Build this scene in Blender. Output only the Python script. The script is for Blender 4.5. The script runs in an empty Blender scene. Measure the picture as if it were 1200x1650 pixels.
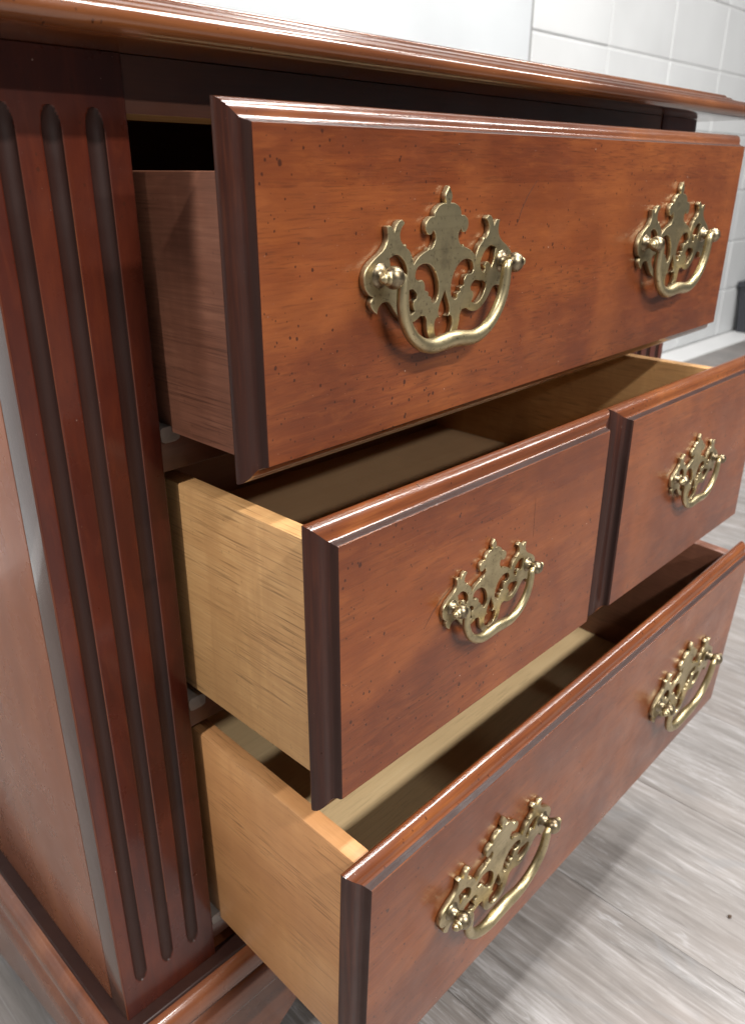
import bpy, bmesh, math, random
from mathutils import Matrix, Vector
R = random.Random(7)
C = bpy.context.scene.collection
sc = bpy.context.scene

# ------------------------------------------------------------------ camera, world, lamps, exposure
FZ = 0.03                                   # measured heights are relative to a datum 30 mm under the floor
yaw, pitch, roll, FPX = 0.8021, -0.4080, 0.0064, 1265.1
f = Vector((math.sin(yaw)*math.cos(pitch), math.cos(yaw)*math.cos(pitch), math.sin(pitch)))
r = Vector((math.cos(yaw), -math.sin(yaw), 0)); u = r.cross(f)
r2 = r*math.cos(roll) + u*math.sin(roll); u2 = -r*math.sin(roll) + u*math.cos(roll)
cam = bpy.data.cameras.new('camera'); camo = bpy.data.objects.new('camera', cam); C.objects.link(camo)
camo.matrix_world = Matrix(((r2.x, u2.x, -f.x, -0.4651), (r2.y, u2.y, -f.y, -0.3516), (r2.z, u2.z, -f.z, 0.6872-FZ), (0, 0, 0, 1)))
cam.sensor_fit = 'HORIZONTAL'; cam.sensor_width = 36; cam.lens = FPX/1200*36
cam.clip_start = 0.01; cam.clip_end = 100
cam.dof.use_dof = True; cam.dof.focus_distance = 0.405; cam.dof.aperture_fstop = cam.lens/2.0
sc.camera = camo

w = bpy.data.worlds.new('World'); sc.world = w; w.use_nodes = True
bg = w.node_tree.nodes['Background']; bg.inputs[0].default_value = (0.93, 0.96, 1.0, 1); bg.inputs[1].default_value = 0.11

def lamp(name, loc, target, sx, sy, power, col=(1, 0.97, 0.93)):
    l = bpy.data.lights.new(name, 'AREA'); l.shape = 'RECTANGLE'; l.size = sx; l.size_y = sy; l.energy = power; l.color = col
    o = bpy.data.objects.new(name, l); C.objects.link(o); o.location = loc
    d = Vector(target) - Vector(loc); o.rotation_euler = d.to_track_quat('-Z', 'Y').to_euler(); return o
lamp('ceiling_lamp', (1.00, -0.48, 2.5), (1.0, -0.48, 0), 1.5, 0.10, 64)
lamp('ceiling_lamp', (1.15, 0.25, 2.5), (1.1, 0.3, 0), 1.2, 0.10, 18)
lamp('ceiling_lamp', (0.0, -1.97, 2.5), (0.0, -1.2, 0), 1.2, 0.10, 86)
lamp('ceiling_lamp', (0.1, -3.60, 2.5), (0.1, -2.2, 0), 1.2, 0.10, 84)
lamp('ceiling_lamp', (-2.1, -0.2, 2.5), (-1.4, -0.1, 0), 0.10, 1.2, 58)
lamp('ceiling_lamp', (2.7, -0.9, 2.5), (2.7, -0.6, 0), 1.2, 0.10, 24)
sc.view_settings.view_transform = 'Standard'; sc.view_settings.look = 'None'; sc.view_settings.exposure = 0.0; sc.view_settings.gamma = 1

# ------------------------------------------------------------------ materials
class NT:
    def __init__(s, name):
        s.m = bpy.data.materials.new(name); s.m.use_nodes = True; s.t = s.m.node_tree; s.n = s.t.nodes
        s.b = s.n['Principled BSDF']
    def new(s, t, **k):
        n = s.n.new(t)
        for a, v in k.items(): setattr(n, a, v)
        return n
    def link(s, a, b): s.t.links.new(a, b)
    def coord(s, scale, loc=(0, 0, 0), rnd=0):
        tc = s.new('ShaderNodeTexCoord'); mp = s.new('ShaderNodeMapping'); mp.inputs['Scale'].default_value = scale; mp.inputs['Location'].default_value = loc
        src = tc.outputs['Object']
        if rnd:
            oi = s.new('ShaderNodeObjectInfo'); ml = s.new('ShaderNodeVectorMath', operation='MULTIPLY_ADD')
            ml.inputs[1].default_value = (0, 0, 0); s.link(src, ml.inputs[0]); ml.inputs[1].default_value = (1, 1, 1)
            cb = s.new('ShaderNodeCombineXYZ'); mm = s.new('ShaderNodeMath', operation='MULTIPLY'); mm.inputs[1].default_value = rnd
            s.link(oi.outputs['Random'], mm.inputs[0])
            for i in range(3): s.link(mm.outputs[0], cb.inputs[i])
            s.link(cb.outputs[0], ml.inputs[2]); src = ml.outputs[0]
        s.link(src, mp.inputs[0]); return mp.outputs[0]
    def noise(s, vec, scale=1, detail=4, rough=.55, dist=0):
        n = s.new('ShaderNodeTexNoise'); s.link(vec, n.inputs['Vector']); n.inputs['Scale'].default_value = scale
        n.inputs['Detail'].default_value = detail; n.inputs['Roughness'].default_value = rough; n.inputs['Distortion'].default_value = dist
        return n.outputs['Fac']
    def ramp(s, fac, stops):
        n = s.new('ShaderNodeValToRGB'); e = n.color_ramp.elements
        while len(e) < len(stops): e.new(.5)
        for i, (p, c) in enumerate(stops):
            e[i].position = p; e[i].color = (c[0], c[1], c[2], 1) if isinstance(c, tuple) else (c, c, c, 1)
        s.link(fac, n.inputs[0]); return n.outputs[0]
    def mix(s, fac, a, b, mode='MIX'):
        n = s.new('ShaderNodeMix', data_type='RGBA', blend_type=mode)
        for v, i in ((fac, 0), (a, 6), (b, 7)):
            if isinstance(v, (int, float)): n.inputs[i].default_value = v
            elif isinstance(v, tuple): n.inputs[i].default_value = (*v, 1)
            else: s.link(v, n.inputs[i])
        return n.outputs[2]
    def mth(s, op, a, b=0.0):
        n = s.new('ShaderNodeMath', operation=op)
        for i, v in enumerate((a, b)):
            if isinstance(v, (int, float)): n.inputs[i].default_value = v
            else: s.link(v, n.inputs[i])
        return n.outputs[0]
    def bump(s, h, strength, dist=.001):
        n = s.new('ShaderNodeBump'); n.inputs['Strength'].default_value = strength; n.inputs['Distance'].default_value = dist
        s.link(h, n.inputs['Height'])
        prev = s.b.inputs['Normal']
        if prev.is_linked: s.link(prev.links[0].from_socket, n.inputs['Normal'])
        s.link(n.outputs[0], s.b.inputs['Normal'])

def wood(name, dark, mid, light, axis='x', grain=1.0, rough=.3, coat=.25, coat_r=.12, speck=0.0, figure=.5, boards=0.0, stain=0.0, pore=.0, cloud=0.0, pl=85, loc=(0, 0, 0), fine=.25, spec=.5):
    """stained wood: long streaks along axis, fine pores, blotches, distress marks, glued boards of slightly different tone"""
    t = NT(name)
    def sc3(l, c): return {'x': (l, c, c), 'y': (c, l, c), 'z': (c, c, l)}[axis]
    streak = t.noise(t.coord(sc3(3.0*grain, 42*grain), loc), 1, 5, .6, .6)
    fig = t.noise(t.coord(sc3(5.0*grain, 13*grain), (loc[0]+3, loc[1], loc[2])), 1, 3, .5, 1.4)
    fin = t.noise(t.coord(sc3(30*grain, 650*grain), loc), 1, 3, .6)
    blot = t.noise(t.coord((9, 9, 9), (loc[0]+7, 1, 2)), 1, 3, .5)
    s = t.mth('ADD', t.mth('MULTIPLY', streak, 1-figure), t.mth('MULTIPLY', fig, figure))
    s = t.mth('ADD', t.mth('MULTIPLY', s, 1-fine), t.mth('MULTIPLY', fin, fine))
    col = t.ramp(s, [(.30, dark), (.50, mid), (.68, light)])
    col = t.mix(t.ramp(blot, [(.35, 0.0), (.7, .55)]), col, t.mix(.5, dark, mid))
    if cloud:
        cn = t.noise(t.coord(sc3(6, 19), (loc[0]+11, 4, 2)), 1, 4, .6, 1.0); cv = t.noise(t.coord((11, 11, 3.5), (loc[0], 9, 2)), 1, 3, .5, .6)
        col = t.mix(t.mth('MULTIPLY', t.ramp(cn, [(.40, 0.0), (.62, 1.0)]), cloud), col, t.mix(.55, dark, mid))
        col = t.mix(t.mth('MULTIPLY', t.ramp(cv, [(.50, 0.0), (.70, 1.0)]), cloud*.6), col, t.mix(.8, mid, light))
    if cloud:
        mo = t.noise(t.coord(sc3(34, 150), (loc[0]+5, 1, 7)), 1, 4, .65, .8)
        col = t.mix(t.mth('MULTIPLY', t.ramp(mo, [(.50, 0.0), (.70, 1.0)]), .20), col, light)
        col = t.mix(t.mth('MULTIPLY', t.ramp(mo, [(.30, 1.0), (.48, 0.0)]), .20), col, dark)
    if pore:
        pn = t.noise(t.coord(sc3(pl, 1050), (loc[0], 2, 3)), 1, 2, .5); pm = t.noise(t.coord(sc3(10, 40), (1, loc[1], 3)), 1, 2, .5)
        pv = t.mth('MULTIPLY', t.ramp(pn, [(.54, 0.0), (.66, 1.0)]), t.ramp(pm, [(.38, .15), (.62, 1.0)]))
        col = t.mix(t.mth('MULTIPLY', pv, pore), col, t.mix(.6, dark, (.015, .006, .003)))
    if stain:
        sn = t.noise(t.coord((20, 55, 9), (loc[0], 3, 1)), 1, 3, .5, .8); sd = t.noise(t.coord((8, 60, 26), (2, loc[1], 4)), 1, 2, .5, 1.2)
        col = t.mix(t.mth('MULTIPLY', t.ramp(sn, [(.45, 0.0), (.62, 1.0)]), stain), col, t.mix(.35, dark, mid))
        col = t.mix(t.mth('MULTIPLY', t.ramp(sd, [(.66, 0.0), (.69, 1.0)]), stain), col, mid)
    if boards:
        sx = t.new('ShaderNodeSeparateXYZ'); t.link(t.coord((1, 1, 1), loc), sx.inputs[0])
        ax = {'x': 2, 'y': 2, 'z': 1}[axis]
        wn = t.new('ShaderNodeTexWhiteNoise', noise_dimensions='1D')
        t.link(t.mth('FLOOR', t.mth('DIVIDE', sx.outputs[ax], boards)), wn.inputs['W'])
        col = t.mix(t.mth('MULTIPLY', wn.outputs['Value'], .5), col, t.mix(.55, light, mid))
    if speck:
        sx = t.new('ShaderNodeSeparateXYZ'); t.link(t.coord((1, 1, 1)), sx.inputs[0])
        for k, (scl, rad) in enumerate(((70, .00095), (120, .00075), (45, .0010), (165, .0006), (130, .0006))):
            cb = t.new('ShaderNodeCombineXYZ')
            t.link(t.mth('MULTIPLY', t.mth('ADD', sx.outputs[1 if axis == 'y' else 0], k*.37+loc[0]), scl), cb.inputs[0])
            t.link(t.mth('MULTIPLY', t.mth('ADD', sx.outputs[2], k*.21), scl*.8), cb.inputs[1])
            v = t.new('ShaderNodeTexVoronoi', voronoi_dimensions='2D'); v.inputs['Scale'].default_value = 1; t.link(cb.outputs[0], v.inputs['Vector'])
            wn = t.new('ShaderNodeTexWhiteNoise', noise_dimensions='2D'); t.link(v.outputs['Position'], wn.inputs['Vector'])
            size = t.mth('MULTIPLY', t.mth('MAXIMUM', t.mth('SUBTRACT', wn.outputs['Value'], .93 if k == 4 else .52), 0.0), rad*scl*(9 if k == 4 else 2.3))
            jag = t.mth('ADD', v.outputs['Distance'], t.mth('MULTIPLY', t.mth('SUBTRACT', t.noise(t.coord((1500, 1500, 1500)), 1, 1), .5), rad*scl*.9))
            if k == 0: cl = t.ramp(t.noise(t.coord((14, 14, 14), (loc[0], 6, 1)), 1, 2, .5), [(.36, .45), (.60, 1.0)])
            m = t.mth('LESS_THAN', jag, t.mth('MULTIPLY', size, cl))
            col = t.mix(t.mth('MULTIPLY', m, speck), col, (.45, .33, .27) if k == 4 else (.040, .011, .005))
    t.link(col, t.b.inputs['Base Color'])
    rr = t.noise(t.coord((30, 30, 30), (4, 0, 0)), 1, 4, .6)
    t.link(t.ramp(rr, [(.3, rough*.8), (.7, rough*1.25)]), t.b.inputs['Roughness'])
    t.b.inputs['Specular IOR Level'].default_value = spec
    t.b.inputs['Coat Weight'].default_value = coat; t.b.inputs['Coat Roughness'].default_value = coat_r
    bk = .25 if name.startswith('case') else 1
    t.bump(fin, .08*bk, .0005)
    t.bump(t.noise(t.coord((420, 420, 420)), 1, 3, .6), .02*bk if coat < .5 else .12, .0006)
    if coat >= .5: t.bump(t.noise(t.coord(sc3(22, 160), (3, 3, 3)), 1, 3, .6), .11, .0009)
    return t.m

M = {}
M['field'] = wood('mahogany_veneer', (.045, .0105, .0055), (.150, .035, .0100), (.32, .098, .024), 'x', 1.0, .33, .22, .14, .9, .6, .047, pore=.45, fine=.18, spec=.3, cloud=.7)
M['ogee'] = wood('mahogany_moulding', (.055, .015, .007), (.135, .038, .012), (.26, .085, .022), 'x', 1.2, .22, .6, .10, .7, .5)
M['ogee_dark'] = wood('dark_upright_moulding', (.014, .006, .005), (.036, .011, .007), (.085, .024, .011), 'z', 1.0, .34, .15, .15, .4, .5, fine=.35, spec=.3)  # darker tone for the upright runs of the edge moulding
M['pilaster'] = wood('pilaster_wood', (.024, .0055, .004), (.062, .0110, .0058), (.135, .028, .009), 'z', .8, .30, .3, .12, .6, .7, loc=(1, 2, 0), fine=.12, spec=.25, cloud=.6)
M['glaze_shade'] = wood('glaze_and_ledge_shade', (.018, .008, .0065), (.030, .012, .009), (.045, .018, .012), 'z', .8, .42, .0, .2, 0, .4, spec=.25)
M['edge_highlight'] = wood('flute_edge_highlight', (.045, .010, .006), (.11, .025, .009), (.22, .060, .016), 'z', 3.0, .35, .2, .15, 0, .3)  # lighter wood colour painted in as a highlight along edges
M['edge'] = wood('polished_post_side', (.05, .022, .014), (.075, .034, .022), (.10, .045, .03), 'z', .8, .2, .7, .09, .4, .5, loc=(6, 0, 0), fine=.1, spec=.5)
M['case'] = wood('case_side_wood', (.19, .060, .026), (.28, .092, .040), (.37, .135, .058), 'z', .9, .28, .45, .12, 0, .6, loc=(4, 0, 0), fine=.12)
M['top'] = wood('top_moulding_wood', (.050, .014, .006), (.125, .038, .012), (.22, .074, .021), 'x', 1.0, .20, .7, .09, .6, .55, loc=(0, 3, 0), fine=.15)
M['base'] = wood('base_wood', (.080, .025, .012), (.165, .052, .021), (.26, .090, .032), 'x', 1.0, .24, .5, .12, .3, .55, loc=(2, 0, 0), fine=.15)
M['rail'] = wood('rail_wood', (.045, .016, .009), (.085, .028, .014), (.13, .042, .02), 'x', 1.0, .35, .2, .2, 0, .5)
M['raw'] = wood('raw_rail_wood', (.25, .15, .06), (.36, .22, .10), (.44, .29, .14), 'x', 1.0, .6, 0, .3, 0, .4)
M['box1'] = wood('drawer_side_stained', (.135, .052, .030), (.22, .088, .052), (.31, .140, .085), 'y', 1.0, .45, .1, .3, .25, .35, stain=.35, pore=.6, pl=26, loc=(0, 0, 1), fine=.45)
M['box2'] = wood('drawer_side_oak', (.40, .205, .080), (.56, .315, .130), (.68, .42, .19), 'y', 1.0, .45, .1, .3, .2, .4, stain=.5, pore=.7, pl=32, loc=(0, 1, 2), fine=.4)
M['box3'] = wood('drawer_side_mahogany', (.37, .160, .062), (.54, .265, .105), (.68, .375, .160), 'y', .7, .42, .15, .3, .12, .6, .05, stain=.25, pore=.7, pl=40, loc=(0, 5, 3), fine=.2)
M['floorwood'] = wood('drawer_bottom_ply', (.62, .435, .225), (.72, .525, .285), (.80, .62, .36), 'x', .8, .5, .05, .3, 0, .5, pore=.35, pl=30, loc=(3, 5, 3), fine=.2)
M['floorshade'] = wood('drawer_bottom_shaded', (.34, .20, .105), (.46, .285, .15), (.55, .36, .20), 'x', .6, .5, .05, .3, 0, .5, loc=(1, 5, 3), fine=.15)  # darker bottom colour; dimness inside the middle drawer is painted in
M['inner'] = wood('drawer_inside_back', (.12, .05, .025), (.19, .085, .042), (.25, .12, .06), 'x', .8, .5, .05, .3, 0, .5, fine=.2)

def brass():
    t = NT('antique_brass')
    n = t.noise(t.coord((60, 60, 60), (0, 0, 0), 9), 1, 4, .55, .3)
    n2 = t.noise(t.coord((420, 420, 420), (1, 0, 0), 5), 1, 3, .6)
    col = t.ramp(n, [(.28, (.10, .077, .048)), (.43, (.33, .272, .158)), (.66, (.48, .405, .245))])
    geo = t.new('ShaderNodeNewGeometry')
    pt = t.ramp(geo.outputs['Pointiness'], [(.42, 0.35), (.50, .0), (.56, 1.0)])
    col = t.mix(t.mth('MULTIPLY', pt, .35), col, (.72, .62, .38))
    col = t.mix(t.ramp(n2, [(.60, 0.0), (.70, .7)]), col, (.12, .09, .05))
    t.link(col, t.b.inputs['Base Color']); t.b.inputs['Metallic'].default_value = 1
    t.link(t.ramp(n, [(.3, .48), (.7, .33)]), t.b.inputs['Roughness'])
    t.bump(n2, .12, .0005); t.bump(n, .1, .001)
    return t.m
M['brass'] = brass()
def dark_brass():
    t = NT('tarnished_brass')
    n = t.noise(t.coord((200, 200, 200), (0, 0, 0), 9), 1, 4, .6)
    t.link(t.ramp(n, [(.35, (.12, .09, .055)), (.65, (.36, .30, .20))]), t.b.inputs['Base Color'])
    t.b.inputs['Metallic'].default_value = 1; t.b.inputs['Roughness'].default_value = .36; t.bump(n, .15, .0006); return t.m
M['dbrass'] = dark_brass()
def vinyl():
    t = NT('grey_plank_vinyl')
    st = t.noise(t.coord((60, 4.0, 5), (0, 0, 0), 31), 1, 6, .68, .8)
    st2 = t.noise(t.coord((190, 13, 5), (2, 0, 0), 17), 1, 5, .7, 1.0)
    bl = t.noise(t.coord((7, 3.5, 3), (0, 0, 0), 13), 1, 3, .5, .6)
    kn = t.noise(t.coord((16, 9, 3), (9, 0, 0), 13), 1, 2, .5, 2.2)
    s = t.mth('ADD', t.mth('MULTIPLY', st, .55), t.mth('MULTIPLY', st2, .45))
    col = t.ramp(s, [(.39, (.095, .086, .080)), (.47, (.160, .148, .141)), (.54, (.215, .202, .196)), (.63, (.36, .35, .352))])
    col = t.mix(t.ramp(bl, [(.4, 0.0), (.68, .6)]), col, (.24, .205, .185))
    col = t.mix(t.ramp(kn, [(.62, 0.0), (.7, .45)]), col, (.17, .172, .18))
    for scl, lo in (((60, 4.0, 3), 3), ((130, 9, 3), 8)):
        rg = t.mth('ABSOLUTE', t.mth('SUBTRACT', t.noise(t.coord(scl, (lo, 0, 0), 23), 1, 3, .6, .9), .5))
        mk = t.ramp(t.noise(t.coord((12, 7, 3), (lo, 5, 0), 7), 1, 2, .5), [(.47, 0.0), (.66, .6)])
        col = t.mix(t.mth('MULTIPLY', t.ramp(rg, [(.004, 1.0), (.022, 0.0)]), mk), col, (.46, .46, .475))
    oi = t.new('ShaderNodeObjectInfo')
    col = t.mix(t.mth('MULTIPLY', oi.outputs['Random'], .28), col, (.24, .225, .215))
    t.link(col, t.b.inputs['Base Color']); t.b.inputs['Roughness'].default_value = .42
    t.bump(s, .2, .0012); return t.m
M['vinyl'] = vinyl()
def paint(name, c, bsc=60, rough=.45, amt=.25, dist=.002):
    t = NT(name)
    n = t.noise(t.coord((bsc,)*3, (0, 0, 0), 5), 1, 5, .6); n2 = t.noise(t.coord((3, 3, 3), (0, 0, 0), 3), 1, 3)
    c2 = tuple(x*.9 for x in c)
    t.link(t.mix(t.ramp(n2, [(.35, 0.0), (.65, 1.0)]), c, c2), t.b.inputs['Base Color'])
    t.b.inputs['Roughness'].default_value = rough; t.bump(n, amt, dist); return t.m
M['block'] = paint('white_block_paint', (.60, .615, .625), 45)
M['panel'] = paint('white_panel_paint', (.62, .65, .675), 70, .4, .35)
M['joint'] = paint('joint_paint', (.585, .595, .60), 80)
M['caulk'] = paint('grey_caulk', (.24, .24, .24), 80)
M['slab'] = paint('pale_strip', (.74, .745, .75), 20, .4)
M['black'] = paint('dark_grey_plastic', (.035, .037, .045), 80, .4)
M['nylon'] = paint('drawer_glide_plastic', (.20, .17, .15), 150, .25, .3)
M['dirt'] = paint('brown_crumb', (.06, .035, .02), 600, .8)

# ------------------------------------------------------------------ helpers
def obj(name, bm, mats, parent=None, smooth=35, loc=None):
    me = bpy.data.meshes.new(name); bmesh.ops.recalc_face_normals(bm, faces=bm.faces) if len(bm.faces) else None
    bm.to_mesh(me); bm.free()
    for m in (mats if isinstance(mats, (list, tuple)) else [mats]): me.materials.append(m)
    if smooth:
        me.polygons.foreach_set('use_smooth', [True]*len(me.polygons)); me.set_sharp_from_angle(angle=math.radians(smooth))
    o = bpy.data.objects.new(name, me); C.objects.link(o)
    if parent: o.parent = parent
    if loc: o.location = loc
    return o
def empty(name, loc=(0, 0, 0), parent=None):
    o = bpy.data.objects.new(name, None); C.objects.link(o); o.location = loc; o.empty_display_size = .05
    if parent: o.parent = parent
    return o
def box(bm, x0, x1, y0, y1, z0, z1, bev=0.0, seg=2, mat=0):
    vs = [bm.verts.new((x, y, z)) for x in (x0, x1) for y in (y0, y1) for z in (z0, z1)]
    fs = [bm.faces.new([vs[i] for i in q]) for q in ((0, 1, 3, 2), (4, 6, 7, 5), (0, 4, 5, 1), (2, 3, 7, 6), (0, 2, 6, 4), (1, 5, 7, 3))]
    for q in fs: q.material_index = mat
    if bev:
        es = list({e for q in fs for e in q.edges})
        bmesh.ops.bevel(bm, geom=es, offset=bev, segments=seg, affect='EDGES', profile=.5)
    return fs
def bx(name, dims, mat, parent, bev=.0012, loc=None):
    bm = bmesh.new(); box(bm, *dims, bev=bev); return obj(name, bm, mat, parent, loc=loc)
def loft(bm, rings, cap0=True, cap1=True, mat=None, close=True):
    vr = [[bm.verts.new(p) for p in ring] for ring in rings]; n = len(rings[0])
    for j, (a, b) in enumerate(zip(vr, vr[1:])):
        for i in range(n if close else n-1):
            q = bm.faces.new((a[i], a[(i+1) % n], b[(i+1) % n], b[i]))
            if mat: q.material_index = mat(i, j)
    if cap0: bm.faces.new(vr[0][::-1])
    if cap1: bm.faces.new(vr[-1])
    return vr
def lathe(bm, prof, origin, axis, n=20):
    ax = Vector(axis).normalized(); a = ax.orthogonal().normalized(); b = ax.cross(a); o = Vector(origin)
    rings = [[tuple(o + ax*h + (a*math.cos(2*math.pi*i/n) + b*math.sin(2*math.pi*i/n))*max(rad, 1e-5)) for i in range(n)] for rad, h in prof]
    loft(bm, rings)

# ------------------------------------------------------------------ setting: floor, wall
bm = bmesh.new(); box(bm, -6, 8, -6, 6, -.05, -.0045)
floor = obj('floor', bm, M['vinyl'], smooth=0); floor['kind'] = 'structure'
PW, PL = .18, 1.5
bm = bmesh.new(); box(bm, 0, PW-.0003, 0, PL-.0002, -.004, 0, bev=.0004, seg=1)
plank = None
for i in range(-9, 20):
    x = -.083 + i*PW
    off = R.uniform(0, PL) if i > 4 or i < -2 else .85 + .12*(i % 2) + R.uniform(0, .08)
    for k in range(-2, 2):
        y = off + k*PL - .25
        if y > .99 or y + PL < -1.6: continue
        if plank is None: plank = obj('plank', bm, M['vinyl'], floor, smooth=0); o = plank
        else: o = plank.copy(); C.objects.link(o)
        o.location = (x, y, 0)
bm = bmesh.new(); box(bm, -3, 7, .875, .995, -.003, .003, bev=.0015, seg=1)  # pale strip of floor along the wall
sl = obj('pale_floor', bm, M['slab'], smooth=0); sl['kind'] = 'structure'

WY = 1.0
wall = empty('wall', (1.5, WY, 0)); wall['kind'] = 'structure'
bx('wall_core', (-5, 5.5, .0035, .20, -.004, 2.6), M['joint'], wall, 0)
bx('caulk_joint', (.0042, .0172, .001, .0034, 0, 2.6), M['caulk'], wall, 0)
bm = bmesh.new(); box(bm, .0025, .3975, 0, .03, .0025, .1975, bev=.004, seg=2)
blk = None
for i in range(8):
    for k in range(13):
        if blk is None: blk = obj('block', bm, M['block'], wall, 0); o = blk
        else: o = blk.copy(); C.objects.link(o)
        o.location = (i*.4 + .015, R.uniform(-.0012, .0012), k*.2)
bx('wall_panel', (-5, .004, -.004, .03, 0, 2.6), M['panel'], wall, .003)

bm = bmesh.new()
loft(bm, [[(-.15*s+ .0, -.1*s, z), (.15*s, -.1*s, z), (.15*s, .1*s, z), (-.15*s, .1*s, z)] for s, z in ((.84, .003), (.86, .004), (.98, .20), (1.06, .203), (1.06, .225), (1.02, .226), (.95, .215), (.83, .012))])
bn = obj('storage_bin', bm, M['black'], loc=(3.40, .885, 0)); bn['label'] = 'dark grey bin standing on the pale floor against the white block wall'; bn['category'] = 'bin'

bm = bmesh.new(); bmesh.ops.create_icosphere(bm, subdivisions=2, radius=.0021)
for v in bm.verts: v.co *= R.uniform(.7, 1.1); v.co.z *= .6
cr = obj('crumb', bm, M['dirt'], loc=(.1642, -.225, .0012)); cr['label'] = 'tiny dark brown crumb lying on the grey plank floor'; cr['category'] = 'crumb'

# ------------------------------------------------------------------ nightstand case
HW, DEPTH, YS = .33, .40, .0205
ZB, ZU = .172-FZ, .7345-FZ
ns = empty('nightstand', (0, 0, 0))
ns['label'] = 'reddish brown wooden nightstand with three open drawers and brass handles'; ns['category'] = 'nightstand'

def mould(bm, prof, back=DEPTH, mat=None):
    """profile (e, z) run round the left, front and right of the case with mitred corners; the back is flush"""
    rings = []
    for e, z in prof: rings.append([(-HW-e, back, z), (-HW-e, -e, z), (HW+e, -e, z), (HW+e, back, z)])
    loft(bm, rings, mat=mat)
def arc(cx, cz, rx, rz, a0, a1, n):
    return [(cx+rx*math.cos(math.radians(a0+(a1-a0)*i/n)), cz+rz*math.sin(math.radians(a0+(a1-a0)*i/n))) for i in range(n+1)]
# top: rounded nosing, fillet, cove, upper tier
prof = [(.0, ZU), (.0310, ZU)] + arc(.0320, ZU+.0066, .0095, .0064, -88, 62, 12) + [(.0352, ZU+.0135), (.0310, ZU+.0137), (.0295, ZU+.0142)] + \
       [(.0260, ZU+.0149), (.0228, ZU+.0159), (.0206, ZU+.0172), (.0198, ZU+.0180), (.0176, ZU+.0181)] + arc(.0128, ZU+.0190, .0036, .0018, 0, 90, 5) + [(.004, ZU+.0210)]
bm = bmesh.new(); mould(bm, prof); obj('tabletop', bm, M['top'], ns, 28)
# base moulding
prof = [(-.004, ZB-.046), (.0180, ZB-.046), (.0198, ZB-.0448), (.0205, ZB-.0425), (.0205, ZB-.0400), (.0190, ZB-.0345), (.0165, ZB-.0300), (.0138, ZB-.0272), (.0122, ZB-.0255), (.0128, ZB-.0240)] + \
       [(.0158, ZB-.0225), (.0180, ZB-.0195), (.0187, ZB-.0160), (.0182, ZB-.0120), (.0165, ZB-.0080), (.0138, ZB-.0048), (.0108, ZB-.0030), (.0092, ZB-.0025), (.0088, ZB-.0005), (.0082, ZB), (-.004, ZB)]
bm = bmesh.new(); mould(bm, prof, mat=lambda i, j: 1 if j in (7, 8, 17, 18, 19) else 0); obj('base_moulding', bm, [M['base'], M['glaze_shade']], ns, 28)  # groove is glazed; ledge top is painted dark for the case's reflection
# skirt with bracket feet: outline in (s, z), extruded
def skirt(name, pts, place, th=.018):
    bm = bmesh.new()
    a = [bm.verts.new(place(s, z, 0)) for s, z in pts]; b = [bm.verts.new(place(s, z, th)) for s, z in pts]
    n = len(pts)
    for i in range(n): bm.faces.new((a[i], a[(i+1) % n], b[(i+1) % n], b[i]))
    bm.faces.new(a[::-1]); bm.faces.new(b)
    obj(name, bm, M['base'], ns, 30)
ZK = ZB-.0462; E = .0155
def foot(s0, sg, apex):      # ogee from the floor up to the straight skirt
    return [(s0, 0), (s0+sg*.095, 0), (s0+sg*.099, .006), (s0+sg*.108, .020), (s0+sg*.122, .034), (s0+sg*.138, .045), (s0+sg*.150, apex-.004), (s0+sg*.160, apex)]
fr = foot(-HW-E, 1, .058) + foot(HW+E, -1, .058)[::-1]
skirt('front_skirt', fr + [(HW+E, ZK), (-HW-E, ZK)], lambda s, z, t: (s, -E+t, z))
sd = [(-E+.0181, 0), (.060, 0), (.064, .02), (.072, .040), (.086, .0505), (.100, .0515), (.155, .036), (.215, .020), (.26, .006), (.28, 0), (DEPTH, 0)]
for sg in (-1, 1):
    skirt('side_skirt', sd + [(DEPTH, ZK), (-E+.0181, ZK)], lambda s, z, t, sg=sg: (sg*(HW+E-t), s, z))
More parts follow.
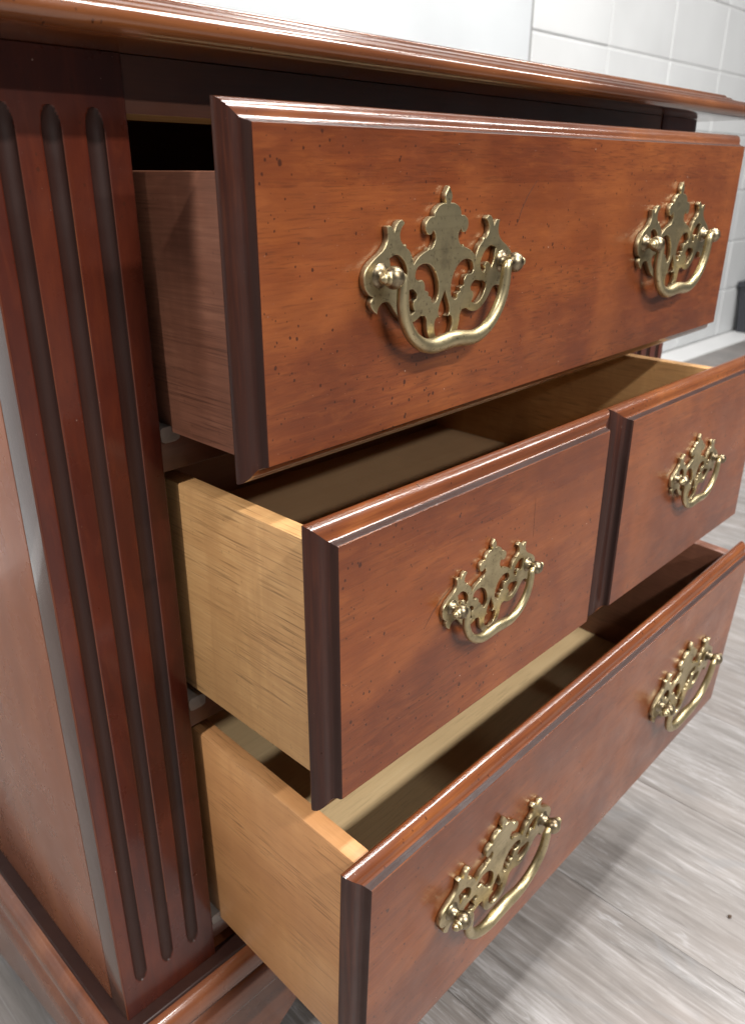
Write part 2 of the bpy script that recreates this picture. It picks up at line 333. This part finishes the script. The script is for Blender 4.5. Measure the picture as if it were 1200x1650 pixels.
# case walls
for sg in (-1, 1):
    x0, x1 = sorted((sg*HW, sg*(HW-.016)))
    bx('side_panel', (x0, x1, YS+.0012, DEPTH, ZB+.0003, ZU-.0003), M['case'], ns, .0006)
bx('back_panel', (-HW+.0165, HW-.0165, DEPTH-.006, DEPTH-.0005, ZB+.0003, ZU-.0003), M['inner'], ns, 0)
bx('bottom_panel', (-HW+.0165, HW-.0165, YS+.001, DEPTH-.0065, ZB+.0003, ZB+.010), M['inner'], ns, 0)
SW = .0694
def pilaster(sg):
    """square pilaster with three round-bottomed flutes, stopped short of both ends"""
    W, r0, z0, z1 = SW, .0044, .2080-FZ, .7030-FZ
    cs = [.0136, .0335, .0533]
    xs = [0, .0002, .0006, .0012]
    for c in cs:
        xs += [c-r0-.0009, c-r0-.0003] + [c+r0*math.sin(math.radians(a)) for a in range(-84, 85, 12)] + [c+r0+.0003, c+r0+.0009]
    xs += [W-.0012, W-.0004, W]; xs = sorted(set(xs))
    zs = [ZB+.0003, ZB+.012] + [z0+r0*math.sin(math.radians(a))*2.2 for a in range(-90, 1, 9)] + [z0+(z1-z0)*i/12 for i in range(1, 12)] + [z1+r0*2.2*math.sin(math.radians(a)) for a in range(0, 91, 9)] + [ZU-.0003]
    def dep(x, z):
        e = 0.0
        if x < .0012: e = .0012-math.sqrt(max(0, .0012**2-(.0012-x)**2))
        if x > W-.0012: e = .0005*((x-W+.0012)/.0012)**2
        for c in cs:
            dz = 0 if z0 <= z <= z1 else (z0-z if z < z0 else z-z1)/2.2
            q = r0*r0-(x-c)**2-dz*dz
            if q > 0: return e+math.sqrt(q)*.55, True
        return e, False
    bm = bmesh.new(); rows = []
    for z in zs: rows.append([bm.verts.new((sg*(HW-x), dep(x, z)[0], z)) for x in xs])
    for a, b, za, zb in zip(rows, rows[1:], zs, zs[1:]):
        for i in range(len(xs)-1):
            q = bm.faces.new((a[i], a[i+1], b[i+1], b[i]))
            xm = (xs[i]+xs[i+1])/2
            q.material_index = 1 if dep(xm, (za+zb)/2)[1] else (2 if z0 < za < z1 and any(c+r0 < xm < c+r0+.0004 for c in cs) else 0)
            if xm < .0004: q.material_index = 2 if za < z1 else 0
    lb = [[bm.verts.new((sg*(HW-x), YS, z)) for z in zs] for x in (0, W)]
    for j in range(len(zs)-1):
        q = bm.faces.new((rows[j][0], rows[j+1][0], lb[0][j+1], lb[0][j])); q.material_index = 3
        bm.faces.new((rows[j][-1], rows[j+1][-1], lb[1][j+1], lb[1][j]))
        bm.faces.new((lb[0][j], lb[0][j+1], lb[1][j+1], lb[1][j]))
    return obj('pilaster', bm, [M['pilaster'], M['glaze_shade'], M['edge_highlight'], M['edge']], ns, 40)
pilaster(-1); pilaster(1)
XI = HW-SW-.0002
bm = bmesh.new(); fs = box(bm, -XI, XI, .0012, .045, .7110-FZ, ZU-.0003, bev=0)
for q in bm.faces:
    if q.calc_center_median().z < .7111-FZ: q.material_index = 1
obj('top_rail', bm, [M['rail'], M['raw']], ns, 0)
rails = [(.5385-FZ, .5625-FZ), (.3695-FZ, .3895-FZ), (ZB+.0104, .2040-FZ)]
for z0, z1 in rails:
    bx('drawer_rail', (-XI, XI, .003, .045, z0, z1), M['rail'], ns, .0015)
    for sg in (-1, 1):
        bm = bmesh.new(); x = sg*(XI-.0065)
        loft(bm, [[(x-.006*s, .0028-.0012*s, z1-.0075+.011*h), (x+.006*s, .0028-.0012*s, z1-.0075+.011*h), (x+.006*s, .030, z1-.0075+.011*h), (x-.006*s, .030, z1-.0075+.011*h)] for s, h in ((.5, 0), (.9, .12), (1, .5), (.95, .72), (.7, .80))])
        obj('drawer_glide', bm, M['nylon'], ns, 50)

# ------------------------------------------------------------------ drawers
AF, AL, LV, TL, XS, G = .2562, .2655, .0091, .0130, .2520, .0162
OG = [(0, 0), (.03, .0005), (.06, .0010), (.09, .0028), (.14, .0042), (.22, .0053), (.32, .0059), (.44, .0063), (.56, .0067), (.69, .0074), (.82, .0085), (.92, .0098), (.98, .0112), (1.0, .0123), (1.0, TL), (.93, TL+.001)]
D = {1: dict(zt=.7068, zb=.5652, p=.0797, t=.0061, s=.0160, r=.0068, ht=.6893, hb=.5620, m='box1'),
     2: dict(zt=.5371, zb=.3976, p=.1275, t=-.0100, s=.0082, r=-.0055, ht=.5300, hb=.3945, m='box2'),
     3: dict(zt=.3557, zb=.1904, p=.1456, t=.0450, s=.0097, r=.0106, ht=.3655, hb=.2010, tb=.05, m='box3')}
LEN = .36
SCR = {1: [([(-.0690, .6610), (-.0655, .6690), (-.0600, .6765), (-.0520, .6840)], .00022)],
       2: [([(-.1965, .4700), (-.1900, .4770), (-.1820, .4830), (-.1700, .4885)], .00025), ([(-.0985, .5150), (-.0983, .5060), (-.0980, .4975), (-.0979, .4900)], .00014)]}
M['scratch'] = paint('scratch_dark', (.05, .018, .010), 300, .5)
def field_panel(bm, x0, x1, z0, z1, ol, orr, lv, tilt):
    """raised field inside an ogee edge; ol/orr are the moulding widths on the two sides"""
    rings = []
    for q, y in OG:
        a, b, c, d = x0-ol*q, x1+orr*q, z0-lv*q, z1+lv*q
        rings.append([(a, y-tilt*c, c), (b, y-tilt*c, c), (b, y-tilt*d, d), (a, y-tilt*d, d)])
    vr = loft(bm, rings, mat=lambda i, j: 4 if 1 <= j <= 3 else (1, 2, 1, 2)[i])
def drawer(k):
    d = D[k]; zm = (d['zt']+d['zb'])/2; h = (d['zt']-d['zb'])/2
    e = empty('drawer', (0, -d['p'], zm-FZ), ns); e.rotation_euler = (0, -d['r'], d['s'])
    e['label'] = {1: 'top drawer with stained brown sides, pulled out least', 2: 'middle drawer with a double-panel front and pale sides', 3: 'bottom drawer with orange-tan sides, pulled out furthest'}[k]
    bm = bmesh.new(); ow = AL-AF
    if k == 2:
        field_panel(bm, -AF, -G, -h, h, ow, G-.0003, LV, d['t']); field_panel(bm, G, AF, -h, h, G-.0003, ow, LV, d['t'])
    else: field_panel(bm, -AF, AF, -h, h, ow, ow, LV, d['t'])
    top, bot = d['ht']-zm, d['hb']-zm; tb = d.get('tb', 0.0)
    def droop(o):
        for v in o.data.vertices: v.co.z += tb*(v.co.y-d['p'])
    t = d['t']
    def pt(x, y, z): return (x, y-t*z*.6, z)
    y0 = TL+.0012
    rings = [[pt(x, y0 if j < 2 else y0+.008, z) for j, (x, z) in enumerate(q)] for q in ()]
    i0 = len(bm.verts)
    fs = box(bm, -XS+.0125, XS-.0125, y0+.0005, y0+.0085, bot+.002+tb*(.02-d['p']), top-(.024 if k == 3 else .004), bev=0, mat=3)
    bm.verts.ensure_lookup_table()
    for v in list(bm.verts)[i0:]: v.co.y -= t*v.co.z
    obj('drawer_front', bm, [M['field'], M['ogee'], M['ogee_dark'], M['inner'], M['glaze_shade']], e, 24)
    mt = M[d['m']]
    for sg in (-1, 1):
        a, b = sorted((sg*XS, sg*(XS-.012)))
        bm = bmesh.new(); i0 = 0
        box(bm, a, b, y0, LEN, bot, top, bev=.0016 if k == 3 else .0008, seg=2)
        for v in bm.verts:
            if v.co.y < .1: v.co.y -= t*v.co.z
        droop(obj('side_panel', bm, M['box1'] if k == 3 and sg > 0 else mt, e, 40))
    droop(bx('back_panel', (-XS+.0124, XS-.0124, LEN-.014, LEN-.002, bot+.003, top-.004), M['inner'], e))
    droop(bx('bottom_panel', (-XS+.0124, XS-.0124, y0+.0105, LEN-.0145, bot+.014, bot+.018), M['floorshade' if k == 2 else 'floorwood'], e, 0))
    for pts, wd in SCR.get(k, []):
        bm = bmesh.new(); rg = []
        for i, (x, z) in enumerate(pts):
            a, b = pts[max(i-1, 0)], pts[min(i+1, len(pts)-1)]; dx, dz = b[0]-a[0], b[1]-a[1]; L = math.hypot(dx, dz)
            ww = wd*(.15+math.sin(math.pi*(i+.3)/(len(pts)-.4)))
            zl = z-zm
            rg.append([(x-dz/L*ww, -t*zl-.00005, zl+dx/L*ww), (x+dz/L*ww, -t*zl-.00005, zl-dx/L*ww), (x+dz/L*ww, -t*zl+.0003, zl-dx/L*ww), (x-dz/L*ww, -t*zl+.0003, zl+dx/L*ww)])
        loft(bm, rg); obj('scratch', bm, M['scratch'], e, 0)
    return e, zm

# ------------------------------------------------------------------ handles (outline in mm, right half; None marks a sharp corner on the point before it)
OUT = '0,41.5c 2.8,37 1.9,33.6c 5,33.4 8.4,32 10.6,29.6 11,27.6c 14,27.3 16.8,25.2 17.3,22 15.6,19.4 12.8,19.3 11.3,21c 9.6,19 9.4,16.5 11,13.6 13,12.2c 13.8,13.2 15,12c 18.5,10.9 22,9.2 25.5,6.2c 26.5,9 28.5,12.1 31.2,14c 31.8,15.6 33.2,15.2c 35.6,17.8 36,21 34.6,23.6 33,25.2 35.2,26.8 38.2,25.6 40.4,21.8c 42.5,24.3 45.6,24.2c 44.8,20 45.6,16.8 48.5,13.6 54,10.4 58.5,7 60.8,2.6 60.3,-2 57.6,-5.6 54.6,-7c 56.2,-10 54.8,-13 51.6,-15.4c 50.6,-12.4 48,-10.4 45,-10.2c 42.8,-11.2 39.6,-15 35.4,-19.2 30,-22.3 24,-22.2 19,-20c 15.6,-20.4c 14,-22.8 13.6,-26.5 12,-31.5 7.5,-36.5 0,-38.5'
H1 = '43.4,9.8c 38.5,11.2 33.5,8.6 30.4,4 30.6,0 33,-2.2 34.6,-.6c 33.8,1.4 36,3 38.6,2 40.4,-.4c 42,3 42.6,7'
H2 = '24,.5 22.5,4 18,5.6 13,4.8 8.8,1.6 5.8,-3.5 5,-9 6.2,-12.8 8.6,-14.4 10.6,-13.6c 11,-11.4 13.2,-10.4c 13.6,-8.4 16.2,-7.6c 16.4,-4.8 18.4,-2.2 21.4,-2.4 23.2,-1.4'
H3 = '23.5,-7.5c 26,-6 29.5,-6.5 33.5,-7 36.2,-9.6 34.6,-13.7 31,-17.2 27,-18.4 23.8,-17c 25,-14.5 24.8,-12 22.8,-11c 22.4,-9'
H4 = '0,-8.8c 2.2,-13 4.2,-17 4.6,-20.5 2.9,-22.4c 5.4,-22.2c 7,-23.6 7.6,-27 6.4,-31 3.5,-34 0,-35'
def parse(s): 
    o = []
    for q in s.split():
        c = q.endswith('c'); x, z = q.rstrip('c').split(','); o.append((float(x), float(z), c))
    return o
def smooth_loop(pts, n=4):
    out = []; L = len(pts)
    for i in range(L):
        p1, p2 = pts[i], pts[(i+1) % L]; p0 = p1 if p1[2] else pts[i-1]; p3 = p2 if p2[2] else pts[(i+2) % L]
        for k in range(n):
            t = k/n
            out.append(tuple(.5*(2*p1[j]+(p2[j]-p0[j])*t+(2*p0[j]-5*p1[j]+4*p2[j]-p3[j])*t*t+(-p0[j]+3*p1[j]-3*p2[j]+p3[j])*t**3) for j in (0, 1)))
    return out
def mirrored(pts, axis_pts): # right half whose first and last points lie on x = 0
    return pts + [(-x, z, c) for x, z, c in pts[::-1] if x > 1e-6]
def flip(pts): return [(-x, z, c) for x, z, c in pts]
loops = [smooth_loop(mirrored(parse(OUT), 1)), smooth_loop(mirrored(parse(H4), 1))]
for h in (H1, H2, H3): loops += [smooth_loop(parse(h)), smooth_loop(flip(parse(h)))]
def plate_mesh():
    cu = bpy.data.curves.new('backplate', 'CURVE'); cu.dimensions = '2D'; cu.fill_mode = 'BOTH'
    for lp in loops:
        sp = cu.splines.new('POLY'); sp.points.add(len(lp)-1); sp.use_cyclic_u = True
        for p, (x, z) in zip(sp.points, lp): p.co = (x*.001, z*.001, 0, 1)
    cu.extrude = .00125; cu.bevel_depth = .00042; cu.bevel_resolution = 1; cu.offset = -.00042
    o = bpy.data.objects.new('plate_outline', cu); C.objects.link(o)
    bpy.context.view_layer.update()
    me = bpy.data.meshes.new_from_object(o.evaluated_get(bpy.context.evaluated_depsgraph_get()))
    bpy.data.objects.remove(o); bpy.data.curves.remove(cu)
    # curve plane (x, y) -> handle plane (x, z), front face towards -y
    me.transform(Matrix(((1, 0, 0, 0), (0, 0, -1, -.0017), (0, 1, 0, 0), (0, 0, 0, 1))))
    me.name = 'backplate'; me.materials.clear(); me.materials.append(M['brass'])
    me.polygons.foreach_set('use_smooth', [True]*len(me.polygons)); me.set_sharp_from_angle(angle=math.radians(35))
    return me
PLATE = plate_mesh()
BY, BZ, PX = -.0118, .0023, .0497
def bail_bm():
    half = [(.0520, BZ, .0021), (.0475, BZ, .0021), (.0446, BZ-.0002, .0024), (.0428, BZ-.0022, .0029), (.0426, -.006, .0031), (.0418, -.013, .0032), (.0388, -.0205, .0033), (.0336, -.0272, .0034), (.0262, -.0322, .0036), (.0180, -.0344, .0039), (.0105, -.0341, .0042), (.0045, -.0334, .0044)]
    pts = [(-x, z, q) for x, z, q in half] + [(0, -.0332, .0044)] + half[::-1]
    P = []; n = len(pts)
    for i in range(n-1):
        p0, p1, p2, p3 = pts[max(i-1, 0)], pts[i], pts[i+1], pts[min(i+2, n-1)]
        for k in range(4):
            t = k/4; P.append([.5*(2*p1[j]+(p2[j]-p0[j])*t+(2*p0[j]-5*p1[j]+4*p2[j]-p3[j])*t*t+(-p0[j]+3*p1[j]-3*p2[j]+p3[j])*t**3) for j in range(3)])
    P.append(list(pts[-1]))
    bm = bmesh.new(); rings = []
    for i, (x, z, q) in enumerate(P):
        a, b = P[max(i-1, 0)], P[min(i+1, len(P)-1)]
        t = Vector((b[0]-a[0], 0, b[1]-a[1])).normalized(); nrm = Vector((0, 1, 0)); bi = t.cross(nrm)
        sag = .0035*max(0, min(1, (-z)/.034)) ; y = BY + sag*.5
        rings.append([tuple(Vector((x, y, z)) + (nrm*math.cos(2*math.pi*j/14)*.92 + bi*math.sin(2*math.pi*j/14))*q) for j in range(14)])
    loft(bm, rings)
    for sg in (-1, 1):   # turned tips beyond the posts
        lathe(bm, [(.0021, -.001), (.0031, -.0005), (.0033, .0006), (.0030, .0016), (.0020, .0021), (.0025, .0029), (.0024, .0037), (.0014, .0046), (.0007, .0051), (.0001, .0053)], (sg*.0535, BY, BZ), (sg, 0, 0), 14)
    return bm
def post_bm(sg):
    bm = bmesh.new()
    pr = [(.0056, -.0028), (.0060, -.0031), (.0058, -.0036), (.0050, -.0042), (.0042, -.0049), (.0036, -.0058), (.0034, -.0070)]
    pr += [(.0054*math.sin(math.radians(a)), BY+.0052*math.cos(math.radians(a))) for a in range(38, 175, 14)] + [(.0001, BY-.0052)]
    lathe(bm, [(q, -y) for q, y in pr], (sg*PX, 0, BZ), (0, -1, 0), 20)
    return bm
BAIL = POSTS = None
def handle(k, e, x, z, scale):
    global BAIL, POSTS
    d = D[k]; zm = (d['zt']+d['zb'])/2
    h = empty('drawer_handle', (0, 0, 0), ns)
    base = Matrix.Translation((0, -d['p'], zm-FZ)) @ Matrix.Rotation(d['s'], 4, 'Z') @ Matrix.Rotation(-d['r'], 4, 'Y')
    lz = z-zm-d['r']*x
    h.matrix_world = base @ Matrix.Translation((x, -d['t']*lz-.0002, lz)) @ Matrix.Rotation(d['t'], 4, 'X') @ Matrix.Rotation(R.uniform(-.012, .012), 4, 'Y') @ Matrix.Scale(scale, 4)
    if k == 2: h['label'] = 'small brass handle on the middle drawer'
    if BAIL is None:
        BAIL = obj('bail', bail_bm(), M['brass'], h, 50); POSTS = [obj('post', post_bm(s), M['dbrass'], h, 50) for s in (-1, 1)]
    else:
        for src in [BAIL]+POSTS:
            c = src.copy(); C.objects.link(c); c.parent = h
    p = bpy.data.objects.new('backplate', PLATE); C.objects.link(p); p.parent = h
    return h
E1, _ = drawer(1); E2, _ = drawer(2); E3, _ = drawer(3)
handle(1, E1, -.1367, .6402, 1); handle(1, E1, .1400, .6410, 1)
handle(2, E2, -.1410, .4748, .715); handle(2, E2, .1320, .4730, .715)
handle(3, E3, -.1375, .2777, 1); handle(3, E3, .1430, .2760, 1)
bpy.context.view_layer.update()
